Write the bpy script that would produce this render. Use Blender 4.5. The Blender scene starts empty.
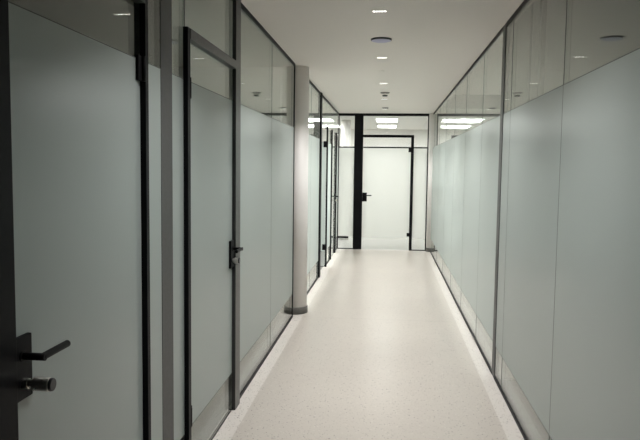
import bpy, bmesh, math
from mathutils import Matrix, Vector

C = bpy.context.scene.collection
H = 2.55            # ceiling height
XL, XR = -0.945, 0.804   # corridor faces of the two glass walls
YE = 12.447         # end partition
GT = 0.012          # glass thickness
FB, FT = 0.243, 1.918    # frosted film bottom / top
HB, HT = 2.108, 2.156    # door head bottom / top

# ------------------------------------------------------------------ materials
def mat(name):
    m = bpy.data.materials.new(name); m.use_nodes = True
    nt = m.node_tree; nt.nodes.clear()
    out = nt.nodes.new('ShaderNodeOutputMaterial')
    return m, nt, out

def principled(name, col, rough=0.5, metal=0.0, spec=0.5, noise=0.0, scale=30):
    m, nt, out = mat(name)
    b = nt.nodes.new('ShaderNodeBsdfPrincipled')
    b.inputs['Base Color'].default_value = (*col, 1)
    b.inputs['Roughness'].default_value = rough
    b.inputs['Metallic'].default_value = metal
    b.inputs['Specular IOR Level'].default_value = spec
    if noise:
        tc = nt.nodes.new('ShaderNodeTexCoord')
        n = nt.nodes.new('ShaderNodeTexNoise'); n.inputs['Scale'].default_value = scale
        n.inputs['Detail'].default_value = 4
        nt.links.new(tc.outputs['Object'], n.inputs['Vector'])
        mr = nt.nodes.new('ShaderNodeMapRange')
        mr.inputs['To Min'].default_value = max(0, rough - noise); mr.inputs['To Max'].default_value = min(1, rough + noise)
        nt.links.new(n.outputs['Fac'], mr.inputs['Value'])
        nt.links.new(mr.outputs['Result'], b.inputs['Roughness'])
    nt.links.new(b.outputs[0], out.inputs[0])
    return m

def emit(name, col, s):
    m, nt, out = mat(name)
    e = nt.nodes.new('ShaderNodeEmission'); e.inputs[0].default_value = (*col, 1); e.inputs[1].default_value = s
    nt.links.new(e.outputs[0], out.inputs[0]); return m

def glass_mat(name, f0=0.05, tint=(0.93, 0.96, 0.945)):
    # clear pane: see-through with a mirror reflection that grows towards grazing angles
    m, nt, out = mat(name)
    N = nt.nodes.new; L = nt.links.new
    lw = N('ShaderNodeLayerWeight'); lw.inputs['Blend'].default_value = 0.5
    p = N('ShaderNodeMath'); p.operation = 'POWER'; p.inputs[1].default_value = 5.0
    L(lw.outputs['Facing'], p.inputs[0])
    a = N('ShaderNodeMath'); a.operation = 'MULTIPLY_ADD'; a.inputs[1].default_value = 1 - f0; a.inputs[2].default_value = f0
    L(p.outputs[0], a.inputs[0])
    t = N('ShaderNodeBsdfTransparent'); t.inputs[0].default_value = (*tint, 1)
    g = N('ShaderNodeBsdfGlossy'); g.inputs['Roughness'].default_value = 0.0; g.inputs[0].default_value = (0.97, 0.98, 0.97, 1)
    mx = N('ShaderNodeMixShader'); L(a.outputs[0], mx.inputs[0]); L(t.outputs[0], mx.inputs[1]); L(g.outputs[0], mx.inputs[2])
    L(mx.outputs[0], out.inputs[0]); return m

def film_mat(name, col, tcol, trans, rough=0.42, spec=0.5):
    m, nt, out = mat(name)
    N = nt.nodes.new; L = nt.links.new
    b = N('ShaderNodeBsdfPrincipled'); b.inputs['Base Color'].default_value = (*col, 1)
    b.inputs['Roughness'].default_value = rough; b.inputs['Specular IOR Level'].default_value = spec
    t = N('ShaderNodeBsdfTranslucent'); t.inputs[0].default_value = (*tcol, 1)
    mx = N('ShaderNodeMixShader'); mx.inputs[0].default_value = trans
    L(b.outputs[0], mx.inputs[1]); L(t.outputs[0], mx.inputs[2]); L(mx.outputs[0], out.inputs[0]); return m

def terrazzo(name, base, base2, rough, joints=(), chip=1.0):
    m, nt, out = mat(name)
    N = nt.nodes.new; L = nt.links.new
    tc = N('ShaderNodeTexCoord')
    b = N('ShaderNodeBsdfPrincipled')
    big = N('ShaderNodeTexNoise'); big.inputs['Scale'].default_value = 1.6; big.inputs['Detail'].default_value = 3
    L(tc.outputs['Object'], big.inputs['Vector'])
    mixb = N('ShaderNodeMix'); mixb.data_type = 'RGBA'
    mixb.inputs[6].default_value = (*base, 1); mixb.inputs[7].default_value = (*base2, 1)
    L(big.outputs['Fac'], mixb.inputs[0])
    last = mixb.outputs[2]
    # chips: a random share of small voronoi cells is dark, another share light
    for sc, thr, rad, c in ((105, 0.945, 0.36, (0.07, 0.065, 0.06)), (50, 0.972, 0.26, (0.10, 0.09, 0.085)), (60, 0.90, 0.36, (0.50, 0.47, 0.42)), (120, 0.86, 0.40, (0.32, 0.29, 0.26))):
        v = N('ShaderNodeTexVoronoi'); v.inputs['Scale'].default_value = sc
        L(tc.outputs['Object'], v.inputs['Vector'])
        s = N('ShaderNodeSeparateColor'); L(v.outputs['Color'], s.inputs[0])
        g = N('ShaderNodeMath'); g.operation = 'GREATER_THAN'; g.inputs[1].default_value = thr; L(s.outputs[0], g.inputs[0])
        l = N('ShaderNodeMath'); l.operation = 'LESS_THAN'; l.inputs[1].default_value = rad; L(v.outputs['Distance'], l.inputs[0])
        mm = N('ShaderNodeMath'); mm.operation = 'MULTIPLY'; L(g.outputs[0], mm.inputs[0]); L(l.outputs[0], mm.inputs[1])
        mx = N('ShaderNodeMix'); mx.data_type = 'RGBA'
        L(mm.outputs[0], mx.inputs[0]); L(last, mx.inputs[6]); mx.inputs[7].default_value = (*c, 1)
        last = mx.outputs[2]
    if joints:
        sp = N('ShaderNodeSeparateXYZ'); L(tc.outputs['Object'], sp.inputs[0])
        for y in joints:
            d = N('ShaderNodeMath'); d.operation = 'SUBTRACT'; d.inputs[1].default_value = y; L(sp.outputs['Y'], d.inputs[0])
            ab = N('ShaderNodeMath'); ab.operation = 'ABSOLUTE'; L(d.outputs[0], ab.inputs[0])
            lt = N('ShaderNodeMath'); lt.operation = 'LESS_THAN'; lt.inputs[1].default_value = 0.006; L(ab.outputs[0], lt.inputs[0])
            f = N('ShaderNodeMath'); f.operation = 'MULTIPLY'; f.inputs[1].default_value = 0.55; L(lt.outputs[0], f.inputs[0])
            mx = N('ShaderNodeMix'); mx.data_type = 'RGBA'; L(f.outputs[0], mx.inputs[0]); L(last, mx.inputs[6]); mx.inputs[7].default_value = (0.30, 0.28, 0.25, 1)
            last = mx.outputs[2]
    L(last, b.inputs['Base Color'])
    b.inputs['Roughness'].default_value = rough
    b.inputs['Specular IOR Level'].default_value = 0.5
    L(b.outputs[0], out.inputs[0]); return m

M_CEIL = principled('painted_ceiling', (0.86, 0.822, 0.775), 0.85, spec=0.2, noise=0.05, scale=8)
M_WHITE = principled('white_paint', (0.80, 0.785, 0.76), 0.6, noise=0.05, scale=10)
M_COL = principled('column_paint', (0.78, 0.755, 0.73), 0.5, noise=0.05, scale=10)
M_RING = principled('grey_skirting', (0.115, 0.112, 0.10), 0.5, noise=0.1)
M_BLACK = principled('black_powder_coat', (0.005, 0.005, 0.006), 0.45, spec=0.1, noise=0.06, scale=60)
M_GREYP = principled('anthracite_powder_coat', (0.022, 0.022, 0.021), 0.36, spec=0.6, noise=0.06, scale=60)
M_MULL = principled('dark_grey_mullion', (0.06, 0.06, 0.057), 0.5, noise=0.06, scale=60)
M_STEEL = principled('brushed_steel', (0.58, 0.56, 0.53), 0.3, metal=1.0, noise=0.08, scale=80)
M_DARKPL = principled('black_plastic', (0.02, 0.02, 0.022), 0.3)
M_SEAM = principled('dark_gasket', (0.13, 0.14, 0.13), 0.5)
M_GLASS = glass_mat('clear_glass')
M_FILM = film_mat('frosted_film', (0.44, 0.50, 0.475), (0.85, 0.90, 0.87), 0.32, rough=0.27, spec=1.0)
M_ENDFILM = film_mat('white_frosted_film', (0.70, 0.71, 0.68), (0.93, 0.93, 0.90), 0.6)
M_FLOOR = terrazzo('terrazzo', (0.42, 0.388, 0.345), (0.47, 0.437, 0.39), 0.30, joints=(6.62, 9.62))
M_EDGE = terrazzo('pale_terrazzo', (0.54, 0.513, 0.47), (0.58, 0.553, 0.51), 0.4)
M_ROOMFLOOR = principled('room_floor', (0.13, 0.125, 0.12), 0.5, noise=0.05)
M_ENDFLOOR = principled('end_room_floor', (0.42, 0.41, 0.395), 0.35, noise=0.05)
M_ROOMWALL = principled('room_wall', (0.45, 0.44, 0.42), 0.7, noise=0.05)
M_LAV = principled('lavender_grille', (0.56, 0.56, 0.72), 0.6, noise=0.1, scale=200)
M_GREYD = principled('grey_plastic', (0.30, 0.29, 0.27), 0.5)
M_LED = emit('downlight_lens', (1.0, 0.96, 0.90), 6.0)
M_PANEL = emit('panel_light', (1.0, 0.98, 0.94), 8.0)

# ------------------------------------------------------------------ helpers
def link(name, bm, m, parent=None, smooth=False):
    me = bpy.data.meshes.new(name); bm.to_mesh(me); bm.free()
    if smooth:
        for p in me.polygons: p.use_smooth = True
    o = bpy.data.objects.new(name, me); C.objects.link(o)
    if not isinstance(m, (list, tuple)): m = [m]
    for k in m: me.materials.append(k)
    if parent: o.parent = parent
    return o

def box(bm, x0, x1, y0, y1, z0, z1, bev=0.0, mi=0):
    r = bmesh.ops.create_cube(bm, size=1)
    vs = r['verts']
    bmesh.ops.scale(bm, vec=(abs(x1-x0), abs(y1-y0), abs(z1-z0)), verts=vs)
    bmesh.ops.translate(bm, vec=((x0+x1)/2, (y0+y1)/2, (z0+z1)/2), verts=vs)
    fs = {f for v in vs for f in v.link_faces}
    if bev:
        es = list({e for v in vs for e in v.link_edges})
        rr = bmesh.ops.bevel(bm, geom=es, offset=bev, segments=2, affect='EDGES', profile=0.5)
        fs |= set(rr['faces'])
    for f in fs:
        if f.is_valid: f.material_index = mi
    return bm

def bx(*a, **k):
    return box(bmesh.new(), *a, **k)

def cyl(bm, p0, p1, r0, r1=None, n=24, mi=0, bev=0.0):
    r1 = r0 if r1 is None else r1
    p0, p1 = Vector(p0), Vector(p1); d = p1 - p0
    q = d.to_track_quat('Z', 'Y').to_matrix().to_4x4()
    r = bmesh.ops.create_cone(bm, cap_ends=True, segments=n, radius1=r0, radius2=r1, depth=d.length,
                              matrix=Matrix.Translation((p0+p1)/2) @ q)
    fs = {f for v in r['verts'] for f in v.link_faces}
    if bev:
        es = [e for e in {e for v in r['verts'] for e in v.link_edges} if any(len(f.verts) > 4 for f in e.link_faces)]
        rr = bmesh.ops.bevel(bm, geom=es, offset=bev, segments=2, affect='EDGES', profile=0.5)
        fs |= set(rr['faces'])
    for f in fs:
        if f.is_valid:
            f.material_index = mi
            f.smooth = len(f.verts) <= 4
    return bm

def lathe(bm, prof, c, n=48, mi=0):
    rings = []
    for r, z in prof:
        if r < 1e-6: rings.append([bm.verts.new((c[0], c[1], z))])
        else: rings.append([bm.verts.new((c[0]+r*math.cos(2*math.pi*i/n), c[1]+r*math.sin(2*math.pi*i/n), z)) for i in range(n)])
    for a, b in zip(rings, rings[1:]):
        for i in range(n):
            j = (i+1) % n
            vs = [a[i % len(a)], a[j % len(a)], b[j % len(b)], b[i % len(b)]]
            u = []
            for v in vs:
                if v not in u: u.append(v)
            if len(u) > 2:
                f = bm.faces.new(u); f.material_index = mi; f.smooth = True
    bmesh.ops.recalc_face_normals(bm, faces=bm.faces[:])
    return bm

def tag(o, label, cat, kind=None, group=None):
    o['label'] = label; o['category'] = cat
    if kind: o['kind'] = kind
    if group: o['group'] = group
    return o

def S(o, label, cat): return tag(o, label, cat, 'structure')

COUNT = {}
def num(k):
    COUNT[k] = COUNT.get(k, 0) + 1
    return '%s_%d' % (k, COUNT[k])

# ------------------------------------------------------------------ shell
Y0 = -2.6
S(link('floor', bx(XL+0.1, XR-0.1, Y0, YE-0.03, -0.1, 0.0), M_FLOOR), 'pale speckled terrazzo corridor floor running to the end door', 'floor')
o = link(num('trim'), bx(XL-0.03, XL+0.1, Y0, YE-0.03, -0.1, 0.0), M_EDGE); S(o, 'pale terrazzo border strip along the foot of the left glass wall', 'floor border')
o = link(num('trim'), bx(XR-0.1, XR+0.03, Y0, YE-0.03, -0.1, 0.0), M_EDGE); S(o, 'pale terrazzo border strip along the foot of the right glass wall', 'floor border')
S(link('ceiling', bx(XL-0.06, XR+0.06, Y0, YE+0.06, H, H+0.5), M_CEIL), 'plain off-white corridor ceiling with a row of small downlights', 'ceiling')
S(link('wall_back', bx(XL-3.6, XR+3.6, Y0-0.15, Y0, -0.1, H+0.5), M_WHITE), 'plain unseen wall added behind the camera to keep out world light', 'wall')  # unseen, added to close the corridor off from the world light

# dim rooms behind the glass walls
for sx, xw, side in ((-1, XL, 'left'), (1, XR, 'right')):
    xo = xw + sx*3.4
    a, b = sorted((xw + sx*0.03, xo)); 
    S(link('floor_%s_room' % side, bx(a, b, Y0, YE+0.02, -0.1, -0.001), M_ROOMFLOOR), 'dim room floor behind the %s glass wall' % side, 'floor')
    a, b = sorted((xw + sx*0.06, xo))
    S(link('ceiling_%s_room' % side, bx(a, b, Y0, YE+0.02, H+(0.35 if sx > 0 else 0), H+0.5), M_CEIL), 'dim room ceiling behind the %s glass wall' % side, 'ceiling')
    a, b = sorted((xo, xo + sx*0.12))
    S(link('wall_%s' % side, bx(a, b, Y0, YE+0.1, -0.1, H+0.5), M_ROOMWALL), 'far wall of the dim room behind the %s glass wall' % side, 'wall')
    a, b = sorted((sx*2.3, xo))
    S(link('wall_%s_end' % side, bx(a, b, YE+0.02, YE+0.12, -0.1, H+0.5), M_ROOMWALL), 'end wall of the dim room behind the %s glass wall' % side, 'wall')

# bright room past the end partition
EY1 = 17.35
S(link('floor_end_room', bx(-3.2, 3.2, YE-0.03, EY1, -0.1, 0.0), M_ENDFLOOR), 'pale floor of the bright room behind the end door', 'floor')
S(link('ceiling_end_room', bx(-3.2, 3.2, YE+0.06, EY1, H, H+0.1), M_WHITE), 'white ceiling of the bright room behind the end door', 'ceiling')
S(link('wall_end', bx(-3.2, 3.2, EY1, EY1+0.12, -0.1, H+0.5), M_WHITE), 'white back wall of the bright room behind the end door', 'wall')
S(link('wall_end_left', bx(-3.32, -3.2, YE+0.12, EY1+0.12, -0.1, H+0.5), M_WHITE), 'white left wall of the bright room behind the end door', 'wall')
S(link('wall_end_right', bx(3.2, 3.32, YE+0.12, EY1+0.12, -0.1, H+0.5), M_WHITE), 'white right wall of the bright room behind the end door', 'wall')

# ------------------------------------------------------------------ glazing
def sheet_x(x, y0, y1, z0, z1):
    bm = bmesh.new()
    bm.faces.new([bm.verts.new(v) for v in ((x, y0, z0), (x, y1, z0), (x, y1, z1), (x, y0, z1))]); return bm
def sheet_y(y, x0, x1, z0, z1):
    bm = bmesh.new()
    bm.faces.new([bm.verts.new(v) for v in ((x0, y, z0), (x1, y, z0), (x1, y, z1), (x0, y, z1))]); return bm

ZC0, ZC1 = 0.022, H-0.028       # glass between floor and ceiling channels
def side_panel(side, y0, y1, label, z0=ZC0, z1=ZC1, film=True, cuts=None, gap=0.002, inner=False):
    x = XL if side < 0 else XR
    a, b = sorted((x, x + side*GT))
    o = link(num('window'), bx(a, b, y0+gap, y1-gap, z0, z1), M_GLASS)
    S(o, label, 'glass panel')
    if film:
        xf = x - side*0.0008 if not inner else x + side*(GT+0.0008)
        for c0, c1 in (cuts or [(y0+gap+0.001, y1-gap-0.001)]):
            link('frosted_film', sheet_x(xf, c0, c1, FB, FT), M_FILM, o)
            bm = bmesh.new()
            for ze in (FB-0.0015, FT+0.0015):
                box(bm, *sorted((xf, xf - side*0.0006)), c0, c1, ze-0.0016, ze+0.0016)
            link('film_edge', bm, M_SEAM, o)
    return o

def seam(side, y, z0=ZC0, z1=ZC1):
    x = XL if side < 0 else XR
    a, b = sorted((x - side*0.0012, x + side*0.002))
    o = link(num('trim'), bx(a, b, y-0.0028, y+0.0028, z0, z1), M_SEAM)
    return o

def post(side, y0, y1, label, m=M_BLACK, prot=0.022, z0=0.0, z1=H):
    x = XL if side < 0 else XR
    a, b = sorted((x - side*prot, x + side*0.001))
    o = link(num('trim'), bx(a, b, y0, y1, z0, z1, bev=0.0015), m)
    return S(o, label, 'frame post')

def channel(side, y0, y1, label, top):
    x = XL if side < 0 else XR
    a, b = sorted((x - side*0.006, x + side*(GT+0.006)))
    z0, z1 = (H-0.028, H) if top else (0.0, 0.022)
    o = link(num('trim'), bx(a, b, y0, y1, z0, z1), M_BLACK)
    return S(o, label, 'glazing channel')

# --- lock with lever and thumb-turn, built for a leaf whose room-side normal is n and lever direction t
def lock_set(parent, origin, n, t, knob=True):
    """origin: point on leaf surface at the lock post edge, z = 0; n: out of the leaf; t: along the leaf, away from the lock post."""
    n, t, up = Vector(n), Vector(t), Vector((0, 0, 1))
    o3 = Vector(origin)
    P = lambda a, b, c: o3 + t*a + n*b + up*c
    bm = bmesh.new()
    lo, hi = P(0.002, 0.0, 0.908), P(0.086, 0.014, 1.075)
    box(bm, *sorted((lo.x, hi.x)), *sorted((lo.y, hi.y)), lo.z, hi.z, bev=0.0025)
    plate = link('lock_plate', bm, M_BLACK, parent)
    # lever: round rose, neck and a mitred bar
    bm = bmesh.new()
    zl = 1.024
    cyl(bm, P(0.040, 0.012, zl), P(0.040, 0.016, zl), 0.0155, n=28, bev=0.001)
    cyl(bm, P(0.040, 0.018, zl), P(0.040, 0.076, zl), 0.0098, n=20)
    cyl(bm, P(0.0385, 0.0675, zl), P(0.175, 0.0675, zl), 0.0098, n=20, bev=0.002)
    link('lever_handle', bm, M_BLACK, plate)
    if knob:
        k1 = 0.088 if knob == 'long' else 0.050
        zk = 0.952
        bm = bmesh.new()
        cyl(bm, P(0.040, 0.012, zk), P(0.040, 0.030, zk), 0.0135, n=28, bev=0.001)
        cyl(bm, P(0.040, 0.028, zk), P(0.040, 0.5*(k1+0.004), zk), 0.0105, n=28)
        cyl(bm, P(0.040, 0.5*k1, zk), P(0.040, k1, zk), 0.0185, n=32, bev=0.002)
        kb = link('thumb_turn', bm, M_STEEL, plate)
        bm = bmesh.new()
        cyl(bm, P(0.040, k1, zk), P(0.040, k1+0.008, zk), 0.0180, 0.0165, n=32, bev=0.0015)
        link('end_cap', bm, M_DARKPL, kb)
    return plate

def hinge(parent, origin, n, t, z0, z1):
    """origin at the hinge jamb edge; t points into the leaf."""
    n, t = Vector(n), Vector(t); o3 = Vector(origin)
    bm = bmesh.new()
    lo, hi = o3 + t*0.001, o3 + t*0.046 + n*0.012
    box(bm, *sorted((lo.x, hi.x)), *sorted((lo.y, hi.y)), z0, z1, bev=0.002)
    k = o3 + t*0.004 + n*0.016
    cyl(bm, (k.x, k.y, z0), (k.x, k.y, z1), 0.0085, n=16)
    return link('hinge', bm, M_BLACK, parent)

def side_door(y0, y1, lock_at, label, side=-1, film_inner=False, top=HB-0.004, swing=0.0):
    x = XL
    o = link(num('door'), bx(x-GT, x, y0+0.003, y1-0.003, 0.008, top), M_GLASS)
    S(o, label, 'door')
    xf = x + 0.0008 if not film_inner else x - GT - 0.0008
    link('frosted_film', sheet_x(xf, y0+0.004, y1-0.004, FB, FT), M_FILM, o)
    bm = bmesh.new()
    for ze in (FB-0.0015, FT+0.0015):
        box(bm, *sorted((xf, xf+0.0006)), y0+0.004, y1-0.004, ze-0.0016, ze+0.0016)
    link('film_edge', bm, M_SEAM, o)
    bm = bx(x-GT-0.004, x+0.001, y0+0.003, y1-0.003, 0.004, 0.010)
    link('bottom_seal', bm, M_BLACK, o)
    lo, hi = (y0, y1) if lock_at == 'near' else (y1, y0)
    tdir = 1 if lock_at == 'near' else -1
    lock_set(o, (x, lo, 0), (1, 0, 0), (0, tdir, 0), knob='long' if y0 < 2 else 'short')
    for z in ((1.838, 1.932), (0.262, 0.352)):
        hinge(o, (x, hi, 0), (1, 0, 0), (0, -tdir, 0), *z)
    if swing:      # leaf turned about its hinge edge into the room
        pv = Vector((x, hi, 0))
        o.matrix_world = Matrix.Translation(pv) @ Matrix.Rotation(math.radians(swing), 4, 'Z') @ Matrix.Translation(-pv)
    return o

def head(y0, y1, label, dz=0.0):
    o = link(num('trim'), bx(XL-GT-0.002, XL+0.024, y0, y1, HB+dz, HT+dz, bev=0.0015), M_GREYP)
    return S(o, label, 'door head')

# ---- left wall, from the camera to the end
side_panel(-1, Y0, 1.418, 'frosted glass panel on the left beside the camera, before the nearest door')
post(-1, 1.418, 1.548, 'wide black lock post at the left edge of the photo holding the nearest door')
side_door(1.548, 2.457, 'near', 'nearest frosted glass door at the far left with lever and steel thumb turn')
post(-1, 2.457, 2.488, 'narrow black hinge jamb of the nearest door on the left')
head(1.548, 2.457, 'black door head above the nearest left door', dz=0.02)
side_panel(-1, 1.548, 2.457, 'clear glass transom above the nearest left door', z0=HT+0.02, film=False)
side_panel(-1, 2.488, 2.684, 'narrow glass panel between the nearest left door and the grey mullion')
side_panel(-1, 2.826, 2.990, 'very narrow glass panel between the grey mullion and the second left door')
o = link(num('trim'), bx(XL-GT-0.10, XL+0.002, 2.684, 2.826, 0.0, H), M_MULL)
S(o, 'flat grey mullion between the first and second left doors', 'mullion')
post(-1, 2.990, 3.032, 'narrow black hinge jamb of the second left door', z1=HT)
head(3.032, 3.955, 'dark door head bar above the second left door')
seam(-1, 3.010, HT, ZC1)
S(bpy.data.objects['trim_%d' % COUNT['trim']], 'thin upright glass joint rising above the hinge jamb of the second left door', 'glass joint')
side_panel(-1, 3.010, 3.955, 'clear glass transom above the second left door', z0=HT, film=False)
side_door(3.032, 3.955, 'far', 'second frosted glass door on the left wall, under a dark head bar')
post(-1, 3.955, 4.082, 'wide dark lock post right of the second left door, reaching the ceiling', m=M_GREYP)
side_panel(-1, 4.082, 5.310, 'frosted glass panel right of the second left door post')
seam(-1, 5.310)
S(bpy.data.objects['trim_%d' % COUNT['trim']], 'thin glass joint on the left between the door post and the round column', 'glass joint')
side_panel(-1, 5.310, 6.560, 'frosted glass panel ending at the round white column on the left')
post(-1, 6.560, 6.590, 'thin black end profile of the left glass beside the round column', prot=0.006)
side_panel(-1, 7.080, 8.050, 'frosted glass panel directly behind the round column on the left')
seam(-1, 8.050)
S(bpy.data.objects['trim_%d' % COUNT['trim']], 'thin glass joint on the left just past the round column', 'glass joint')
side_panel(-1, 8.050, 9.050, 'frosted glass panel on the left just before the third door')
post(-1, 9.050, 9.180, 'black full-height lock post of the third left door, past the column')
side_door(9.180, 10.080, 'near', 'third frosted glass door on the left, past the round column, standing open into its room', swing=-88)
side_panel(-1, 9.180, 10.080, 'clear glass transom above the third left door', z0=HB+0.002, film=False)
post(-1, 10.080, 10.120, 'black hinge jamb of the third left door', z1=HT)
side_panel(-1, 10.120, 10.900, 'frosted glass panel between the third and fourth left doors', z1=HT-0.02)
side_panel(-1, 10.080, 10.940, 'clear glass band above the panel between third and fourth left doors', z0=HT+0.002, film=False)
post(-1, 10.900, 10.940, 'black hinge jamb of the fourth left door', z1=HT)
side_door(10.940, 11.790, 'far', 'fourth frosted glass door on the left, next to the end partition', film_inner=True)
side_panel(-1, 10.940, 11.790, 'clear glass transom above the fourth left door', z0=HB+0.002, film=False)
post(-1, 11.790, 11.920, 'black lock post of the fourth left door beside the end partition', z1=HT)
side_panel(-1, 11.920, YE-0.03, 'last narrow frosted glass panel on the left in the corner', z1=HT-0.02)
side_panel(-1, 11.790, YE-0.03, 'clear glass band above the last left panel in the corner', z0=HT+0.002, film=False)

for (a, b, w) in ((Y0, 1.418, 'the panel beside the camera'), (2.488, 2.990, 'the narrow panel between the first two doors'), (4.082, 6.56, 'the two panels before the round column'),
                  (7.08, 9.05, 'the panels past the round column'), (10.12, 10.90, 'the panel between third and fourth doors'), (11.92, YE-0.03, 'the corner panel')):
    channel(-1, a, b, 'black floor channel on the left under ' + w, False)
for (a, b, w) in ((Y0, 1.418, 'the panel beside the camera'), (1.548, 2.457, 'the nearest door'), (2.488, 4.0, 'the second door'),
                  (4.082, 6.56, 'the two panels before the round column'), (7.08, 9.05, 'the panels past the round column'), (9.18, YE-0.03, 'the third and fourth doors')):
    channel(-1, a, b, 'dark ceiling channel on the left above ' + w, True)

# ---- right wall
RS = [Y0, -0.8, 0.54, 1.88, 3.215, 4.552, 4.83]
RN = ['frosted glass panel behind the camera on the right', 'frosted glass panel on the right beside the camera',
      'frosted glass panel on the right just ahead of the camera', 'large frosted glass panel filling the right edge of the photo',
      'frosted glass panel on the right, second from the right photo edge', 'narrow frosted glass strip on the right beside the dark mullion']
for a, b, n in zip(RS, RS[1:], RN): side_panel(1, a, b, n)
RS2 = [4.945, 5.89, 7.13, 8.33, 9.55, 10.75, 11.95, YE-0.135]
RN2 = ['first frosted glass panel past the dark mullion on the right', 'second frosted glass panel past the dark mullion on the right',
       'third frosted glass panel past the dark mullion on the right', 'fourth frosted glass panel past the dark mullion on the right',
       'fifth frosted glass panel past the dark mullion on the right', 'sixth frosted glass panel past the mullion, near the end column', 'last narrow frosted glass panel on the right at the end column']
for a, b, n in zip(RS2, RS2[1:], RN2): side_panel(1, a, b, n)
JN = {-0.8: 'glass joint on the right behind the camera', 0.54: 'glass joint on the right beside the camera', 1.88: 'glass joint on the right just outside the photo edge',
      3.215: 'thin glass joint on the right, the nearest one in the photo', 4.552: 'thin glass joint on the right just before the dark mullion',
      5.89: 'first thin glass joint past the dark mullion on the right', 7.13: 'second thin glass joint past the dark mullion on the right', 8.33: 'third thin glass joint past the dark mullion on the right',
      9.55: 'fourth thin glass joint past the dark mullion on the right', 10.75: 'fifth thin glass joint past the dark mullion on the right', 11.95: 'last thin glass joint on the right near the end column'}
for y, n in JN.items():
    S(seam(1, y), n, 'glass joint')
post(1, 4.83, 4.945, 'dark grey mullion standing floor to ceiling in the right glass wall', m=M_MULL, prot=0.004)
channel(1, Y0, 4.83, 'black floor channel under the right glass nearer than the mullion', False)
channel(1, 4.945, YE-0.135, 'black floor channel under the right glass past the mullion', False)
channel(1, Y0, 4.83, 'dark ceiling channel above the right glass nearer than the mullion', True)
channel(1, 4.945, YE-0.135, 'dark ceiling channel above the right glass past the mullion', True)
# room divider seen through the clear band behind the right glass
S(link(num('trim'), bx(1.030, 1.062, 4.77, 4.832, 0.0, H+0.35), M_MULL), 'grey divider post standing behind the right glass by the mullion', 'divider post')
S(link(num('trim'), bx(0.966, 0.976, 4.80, 4.832, 0.0, H+0.35), M_MULL), 'thin dark divider edge behind the right glass by the mullion', 'divider post')

# walls dividing the rooms behind the glass
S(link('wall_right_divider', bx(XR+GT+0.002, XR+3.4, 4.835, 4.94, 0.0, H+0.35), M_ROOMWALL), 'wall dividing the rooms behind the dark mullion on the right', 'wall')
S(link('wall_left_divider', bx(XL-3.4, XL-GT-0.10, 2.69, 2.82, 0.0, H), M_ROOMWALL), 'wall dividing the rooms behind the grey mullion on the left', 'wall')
S(link('wall_left_divider', bx(XL-3.4, XL-0.175, 6.775, 6.895, 0.0, H), M_WHITE), 'wall dividing the rooms behind the left round column', 'wall')

# ---- end partition
def end_panel(x0, x1, z0, z1, label, film=True):
    o = link(num('window'), bx(x0, x1, YE, YE+GT, z0, z1), M_GLASS); S(o, label, 'glass panel')
    if film:
        link('frosted_film', sheet_y(YE-0.0008, x0+0.001, x1-0.001, 0.227, 1.908), M_ENDFILM, o)
        link('dark_strip', bx(x0, x1, YE-0.003, YE-0.0002, 1.910, 1.934), M_BLACK, o)
    return o
def end_bar(x0, x1, z0, z1, label, d0=0.03, d1=0.04, m=M_BLACK, cat='frame post'):
    o = link(num('trim'), bx(x0, x1, YE-d0, YE+d1, z0, z1, bev=0.0015), m); return S(o, label, cat)
XJ = 0.712
end_bar(-0.642, -0.479, 0, H-0.045, 'wide black post left of the end door, floor to ceiling')
end_bar(0.412, 0.464, 0, HT, 'narrow black hinge jamb right of the end door')
end_bar(-0.479, 0.412, HB, HT, 'black head bar above the end door', cat='door head')
end_bar(XJ, XJ+0.02, 0, H-0.045, 'thin black right edge profile of the end partition')
end_bar(XL, XL+0.018, 0, H-0.045, 'thin black left edge profile of the end partition', d0=0.006)
end_bar(XL, XJ+0.02, H-0.045, H, 'black ceiling bar along the top of the end partition', cat='glazing channel')
end_bar(XL+0.018, -0.642, 0, 0.016, 'thin black floor channel left of the end door', d0=0.006, d1=0.02, cat='glazing channel')
end_bar(0.464, XJ, 0, 0.016, 'thin black floor channel right of the end door', d0=0.006, d1=0.02, cat='glazing channel')
w = end_panel(XL+0.018, -0.642, 0.016, H-0.045, 'frosted sidelight left of the end door with a low black fitting')
link('low_black_fitting', bx(-0.926, -0.728, YE-0.016, YE-0.002, 0.205, 0.243, bev=0.003), M_BLACK, w)
end_panel(0.466, XJ, 0.016, H-0.045, 'narrow frosted sidelight right of the end door')
end_panel(-0.479, 0.465, HT, H-0.045, 'clear glass transom above the end door', film=False)
d = link(num('door'), bx(-0.476, 0.409, YE, YE+GT, 0.008, HB-0.003), M_GLASS)
S(d, 'frosted glass door facing the camera at the end of the corridor', 'door')
link('frosted_film', sheet_y(YE-0.0008, -0.475, 0.408, 0.227, 1.908), M_ENDFILM, d)
link('dark_strip', bx(-0.476, 0.409, YE-0.003, YE-0.0002, 1.910, 1.934), M_BLACK, d)
lock_set(d, (-0.479, YE, 0), (0, -1, 0), (1, 0, 0), knob=False)
for z in ((1.838, 1.915), (0.262, 0.330)):
    hinge(d, (0.412, YE, 0), (0, -1, 0), (-1, 0, 0), *z)

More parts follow.
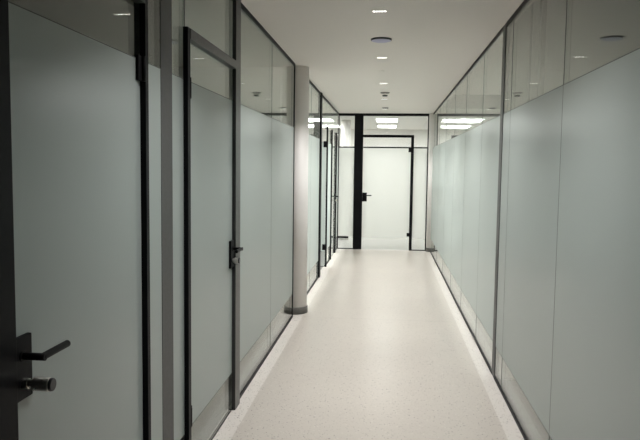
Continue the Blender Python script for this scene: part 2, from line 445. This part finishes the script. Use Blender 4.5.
# ------------------------------------------------------------------ round columns
def column(cx, cy, r, label, m=M_COL, ring=True, z1=H):
    o = link('column', cyl(bmesh.new(), (cx, cy, 0), (cx, cy, z1), r, n=64), m); S(o, label, 'column')
    if ring:
        bm = bmesh.new()
        lathe(bm, [(r, 0.0), (r+0.011, 0.0), (r+0.011, 0.066), (r+0.008, 0.07), (r, 0.07)], (cx, cy), n=64)
        link('base_ring', bm, M_RING, o)
    return o
column(-0.968, 6.835, 0.138, 'round white column with grey base ring standing in the left glass wall')
column(0.835, YE-0.06, 0.10, 'round white column in the right corner beside the end door')
column(-0.915, 14.1, 0.10, 'white column standing in the bright room behind the left end sidelight', m=M_COL, ring=False)

# ------------------------------------------------------------------ ceiling fittings
LX = -0.078
LY = [-1.0, 0.83, 2.63, 4.43, 6.245, 8.10, 9.90, 11.50]
LAB = {2.63: 'recessed downlight on the ceiling over the camera, just above the photo edge', 4.43: 'five-cell linear ceiling downlight nearest the camera, at the top of the photo', 6.245: 'lit ceiling downlight just beyond the round lavender disc',
       8.10: 'lit ceiling downlight just before the smoke detector', 9.90: 'lit ceiling downlight just beyond the smoke detector', 11.50: 'farthest ceiling downlight, right before the end partition',
       0.83: 'ceiling downlight behind the camera', -1.0: 'last ceiling downlight far behind the camera'}
def make_downlight(y):
    # slim black-celled linear fitting recessed into the plaster: trim, five lit cells
    e = bpy.data.objects.new('ceiling_downlight', None); C.objects.link(e); e.location = (LX, y, H)
    bm = bmesh.new()
    w, d = 0.098, 0.036
    for a in ((-w/2, w/2, -d/2, -d/2+0.004), (-w/2, w/2, d/2-0.004, d/2), (-w/2, -w/2+0.004, -d/2, d/2), (w/2-0.004, w/2, -d/2, d/2)):
        box(bm, a[0], a[1], a[2], a[3], -0.004, 0.0)
    link('trim_frame', bm, M_WHITE, e)
    for k in range(5):
        cx = (k-2)*0.0178
        bm = cyl(bmesh.new(), (cx, 0, -0.0035), (cx, 0, 0.0), 0.0066, n=16)
        link('light_cell', bm, M_LED, e)
    return e
def copy_tree(src):
    c = src.copy(); C.objects.link(c)
    for ch in list(src.children):
        k = ch.copy(); C.objects.link(k); k.parent = c
    return c
first = None
for y in LY[2:]:
    if first is None: t = first = make_downlight(y)
    else: t = copy_tree(first); t.location = (LX, y, H)
    tag(t, LAB[y], 'downlight', group='ceiling downlights along the corridor')

def beam(y, e):
    l = bpy.data.lights.new('downlight_beam', 'AREA'); l.shape = 'RECTANGLE'; l.size = 0.085; l.size_y = 0.02
    l.energy = e; l.color = COR_COL; l.spread = math.radians(118)
    o = bpy.data.objects.new('downlight_beam', l); C.objects.link(o); o.location = (LX, y, H-0.006)
    return o
COR_COL = (1.0, 0.97, 0.965)
BEAM = {-1.0: 0, 0.83: 0, 2.63: 14, 4.43: 18, 6.245: 18, 8.10: 18, 9.90: 17, 11.50: 16}
for y in LY:
    if BEAM[y]: beam(y, BEAM[y])

# round flush disc
e = bpy.data.objects.new('ceiling_speaker', None); C.objects.link(e); e.location = (-0.077, 5.37, H)
tag(e, 'round lavender-grey ceiling disc with a dark rim near the top of the photo', 'ceiling speaker')
bm = lathe(bmesh.new(), [(0.079, -0.0135), (0.083, -0.012), (0.083, 0.0)], (0, 0), n=56); link('rim', bm, M_DARKPL, e)
bm = lathe(bmesh.new(), [(0.0, -0.026), (0.03, -0.0245), (0.055, -0.0205), (0.072, -0.0155), (0.079, -0.0135)], (0, 0), n=56); link('grille', bm, M_LAV, e)
# smoke detector
e = bpy.data.objects.new('smoke_detector', None); C.objects.link(e); e.location = (-0.066, 9.05, H)
tag(e, 'small round grey smoke detector on the ceiling between two far downlights', 'smoke detector')
bm = lathe(bmesh.new(), [(0.0, -0.014), (0.055, -0.014), (0.062, -0.008), (0.062, 0.0)], (0, 0), n=40); link('base', bm, M_GREYD, e)
bm = lathe(bmesh.new(), [(0.018, -0.036), (0.018, -0.014)], (0, 0), n=32); link('neck', bm, M_CEIL, e)
bm = lathe(bmesh.new(), [(0.0, -0.054), (0.028, -0.053), (0.036, -0.046), (0.036, -0.038), (0.018, -0.036)], (0, 0), n=40); link('sensor_head', bm, M_DARKPL, e)
# sprinkler cap
bm = lathe(bmesh.new(), [(0.0, -0.006), (0.030, -0.006), (0.036, -0.003), (0.036, 0.0)], (-0.10, 7.09), n=32)
for v in bm.verts: v.co.z += H + 0.001
tag(link('ceiling_sprinkler', bm, M_CEIL), 'small flat sprinkler cover on the ceiling just before the downlight nearer than the smoke detector', 'sprinkler')
# second detector by the end
bm = lathe(bmesh.new(), [(0.0, -0.020), (0.045, -0.020), (0.055, -0.012), (0.055, 0.0)], (-0.075, 11.25), n=32)
for v in bm.verts: v.co.z += H
tag(link('smoke_detector', bm, M_GREYD), 'flat round grey detector on the ceiling just before the end partition', 'smoke detector')
# access hatch
e = bpy.data.objects.new('access_hatch', None); C.objects.link(e); e.location = (-0.05, 8.42, H)
tag(e, 'faint square access hatch in the ceiling around a far downlight', 'access hatch')
bm = bmesh.new()
for a in ((-0.19, 0.19, -0.19, -0.186), (-0.19, 0.19, 0.186, 0.19), (-0.19, -0.186, -0.19, 0.19), (0.186, 0.19, -0.19, 0.19)):
    box(bm, *a, -0.0015, 0.0)
link('hatch_frame', bm, M_WHITE, e)
bm = bx(-0.183, 0.183, -0.183, 0.183, -0.001, 0.0); link('hatch_panel', bm, M_CEIL, e)

# end room ceiling panels
for y, x, l in ((14.05, -0.05, 'nearer bright ceiling light panel straight above the end door glass'), (16.05, -0.05, 'farther bright ceiling light panel straight above the end door glass'),
                (14.05, -1.40, 'nearer ceiling light panel seen through the left glass past the column'), (16.05, -1.40, 'farther ceiling light panel seen through the left glass past the column'),
                (14.05, 1.30, 'nearer ceiling light panel seen through the right glass by the end'), (16.05, 1.30, 'farther ceiling light panel seen through the right glass by the end')):
    e = bpy.data.objects.new('ceiling_light_panel', None); C.objects.link(e); e.location = (x, y, H)
    tag(e, l, 'ceiling light', group='light panels in the end room')
    bm = bmesh.new()
    for a in ((-0.23, 0.23, -0.51, -0.50), (-0.23, 0.23, 0.50, 0.51), (-0.23, -0.22, -0.5, 0.5), (0.22, 0.23, -0.5, 0.5)): box(bm, *a, -0.012, 0.0)
    link('panel_frame', bm, M_WHITE, e)
    link('diffuser', bx(-0.219, 0.219, -0.5, 0.5, -0.009, -0.001), M_PANEL, e)

def area(name, loc, sx, sy, e, col=(1.0, 0.985, 0.985)):
    l = bpy.data.lights.new(name, 'AREA'); l.shape = 'RECTANGLE'; l.size = sx; l.size_y = sy; l.energy = e; l.color = col
    o = bpy.data.objects.new(name, l); C.objects.link(o); o.location = loc; return o
# the light those panels throw
for y in (14.05, 16.05):
    for x in (-1.40, -0.05, 1.30):
        area('ceiling_panel_light', (x, y, H-0.015), 0.42, 0.98, 8.2)
# lit room behind the third and fourth left doors
for y, e in ((8.0, 38), (10.9, 150)):
    area('unseen_room_light', (-2.6, y, H-0.02), 0.45, 1.2, e)
# dimmer room behind the far right glass, plus a fill in the near one
area('unseen_room_light', (2.6, 9.2, H-0.02), 0.45, 1.2, 52)
area('unseen_room_light', (2.6, 2.6, H-0.02), 0.45, 1.2, 7)  # added fill lamp, lifts the dark near room behind the right glass
area('unseen_room_light', (2.6, 6.4, H-0.02), 0.45, 1.2, 34)

# ------------------------------------------------------------------ world, camera
w = bpy.data.worlds.new('world'); bpy.context.scene.world = w; w.use_nodes = True
bg = w.node_tree.nodes['Background']; bg.inputs[0].default_value = (0.8, 0.85, 0.9, 1); bg.inputs[1].default_value = 0.02

cam = bpy.data.cameras.new('camera'); co = bpy.data.objects.new('camera', cam); C.objects.link(co)
f, pit, yaw, rol, ch = 660.0, -0.0780, 0.1019, 0.0126, 1.5176
F = Vector((-math.sin(yaw)*math.cos(pit), math.cos(yaw)*math.cos(pit), math.sin(pit)))
R0 = Vector((math.cos(yaw), math.sin(yaw), 0)); U0 = R0.cross(F)
R = R0*math.cos(rol) + U0*math.sin(rol); U = -R0*math.sin(rol) + U0*math.cos(rol)
m = Matrix((R, U, -F)).transposed().to_4x4(); m.translation = (0, 0, ch)
co.matrix_world = m
cam.sensor_fit = 'HORIZONTAL'; cam.sensor_width = 36.0; cam.lens = 36.0*f/640; cam.clip_start = 0.02
sc = bpy.context.scene
sc.camera = co
sc.view_settings.view_transform = 'Standard'; sc.view_settings.look = 'None'
sc.view_settings.gamma = 1.0; sc.view_settings.use_curve_mapping = False
sc.view_settings.exposure = 0.26
sc.cycles.max_bounces = 16; sc.cycles.transparent_max_bounces = 32; sc.cycles.glossy_bounces = 8; sc.cycles.diffuse_bounces = 8; sc.cycles.transmission_bounces = 8
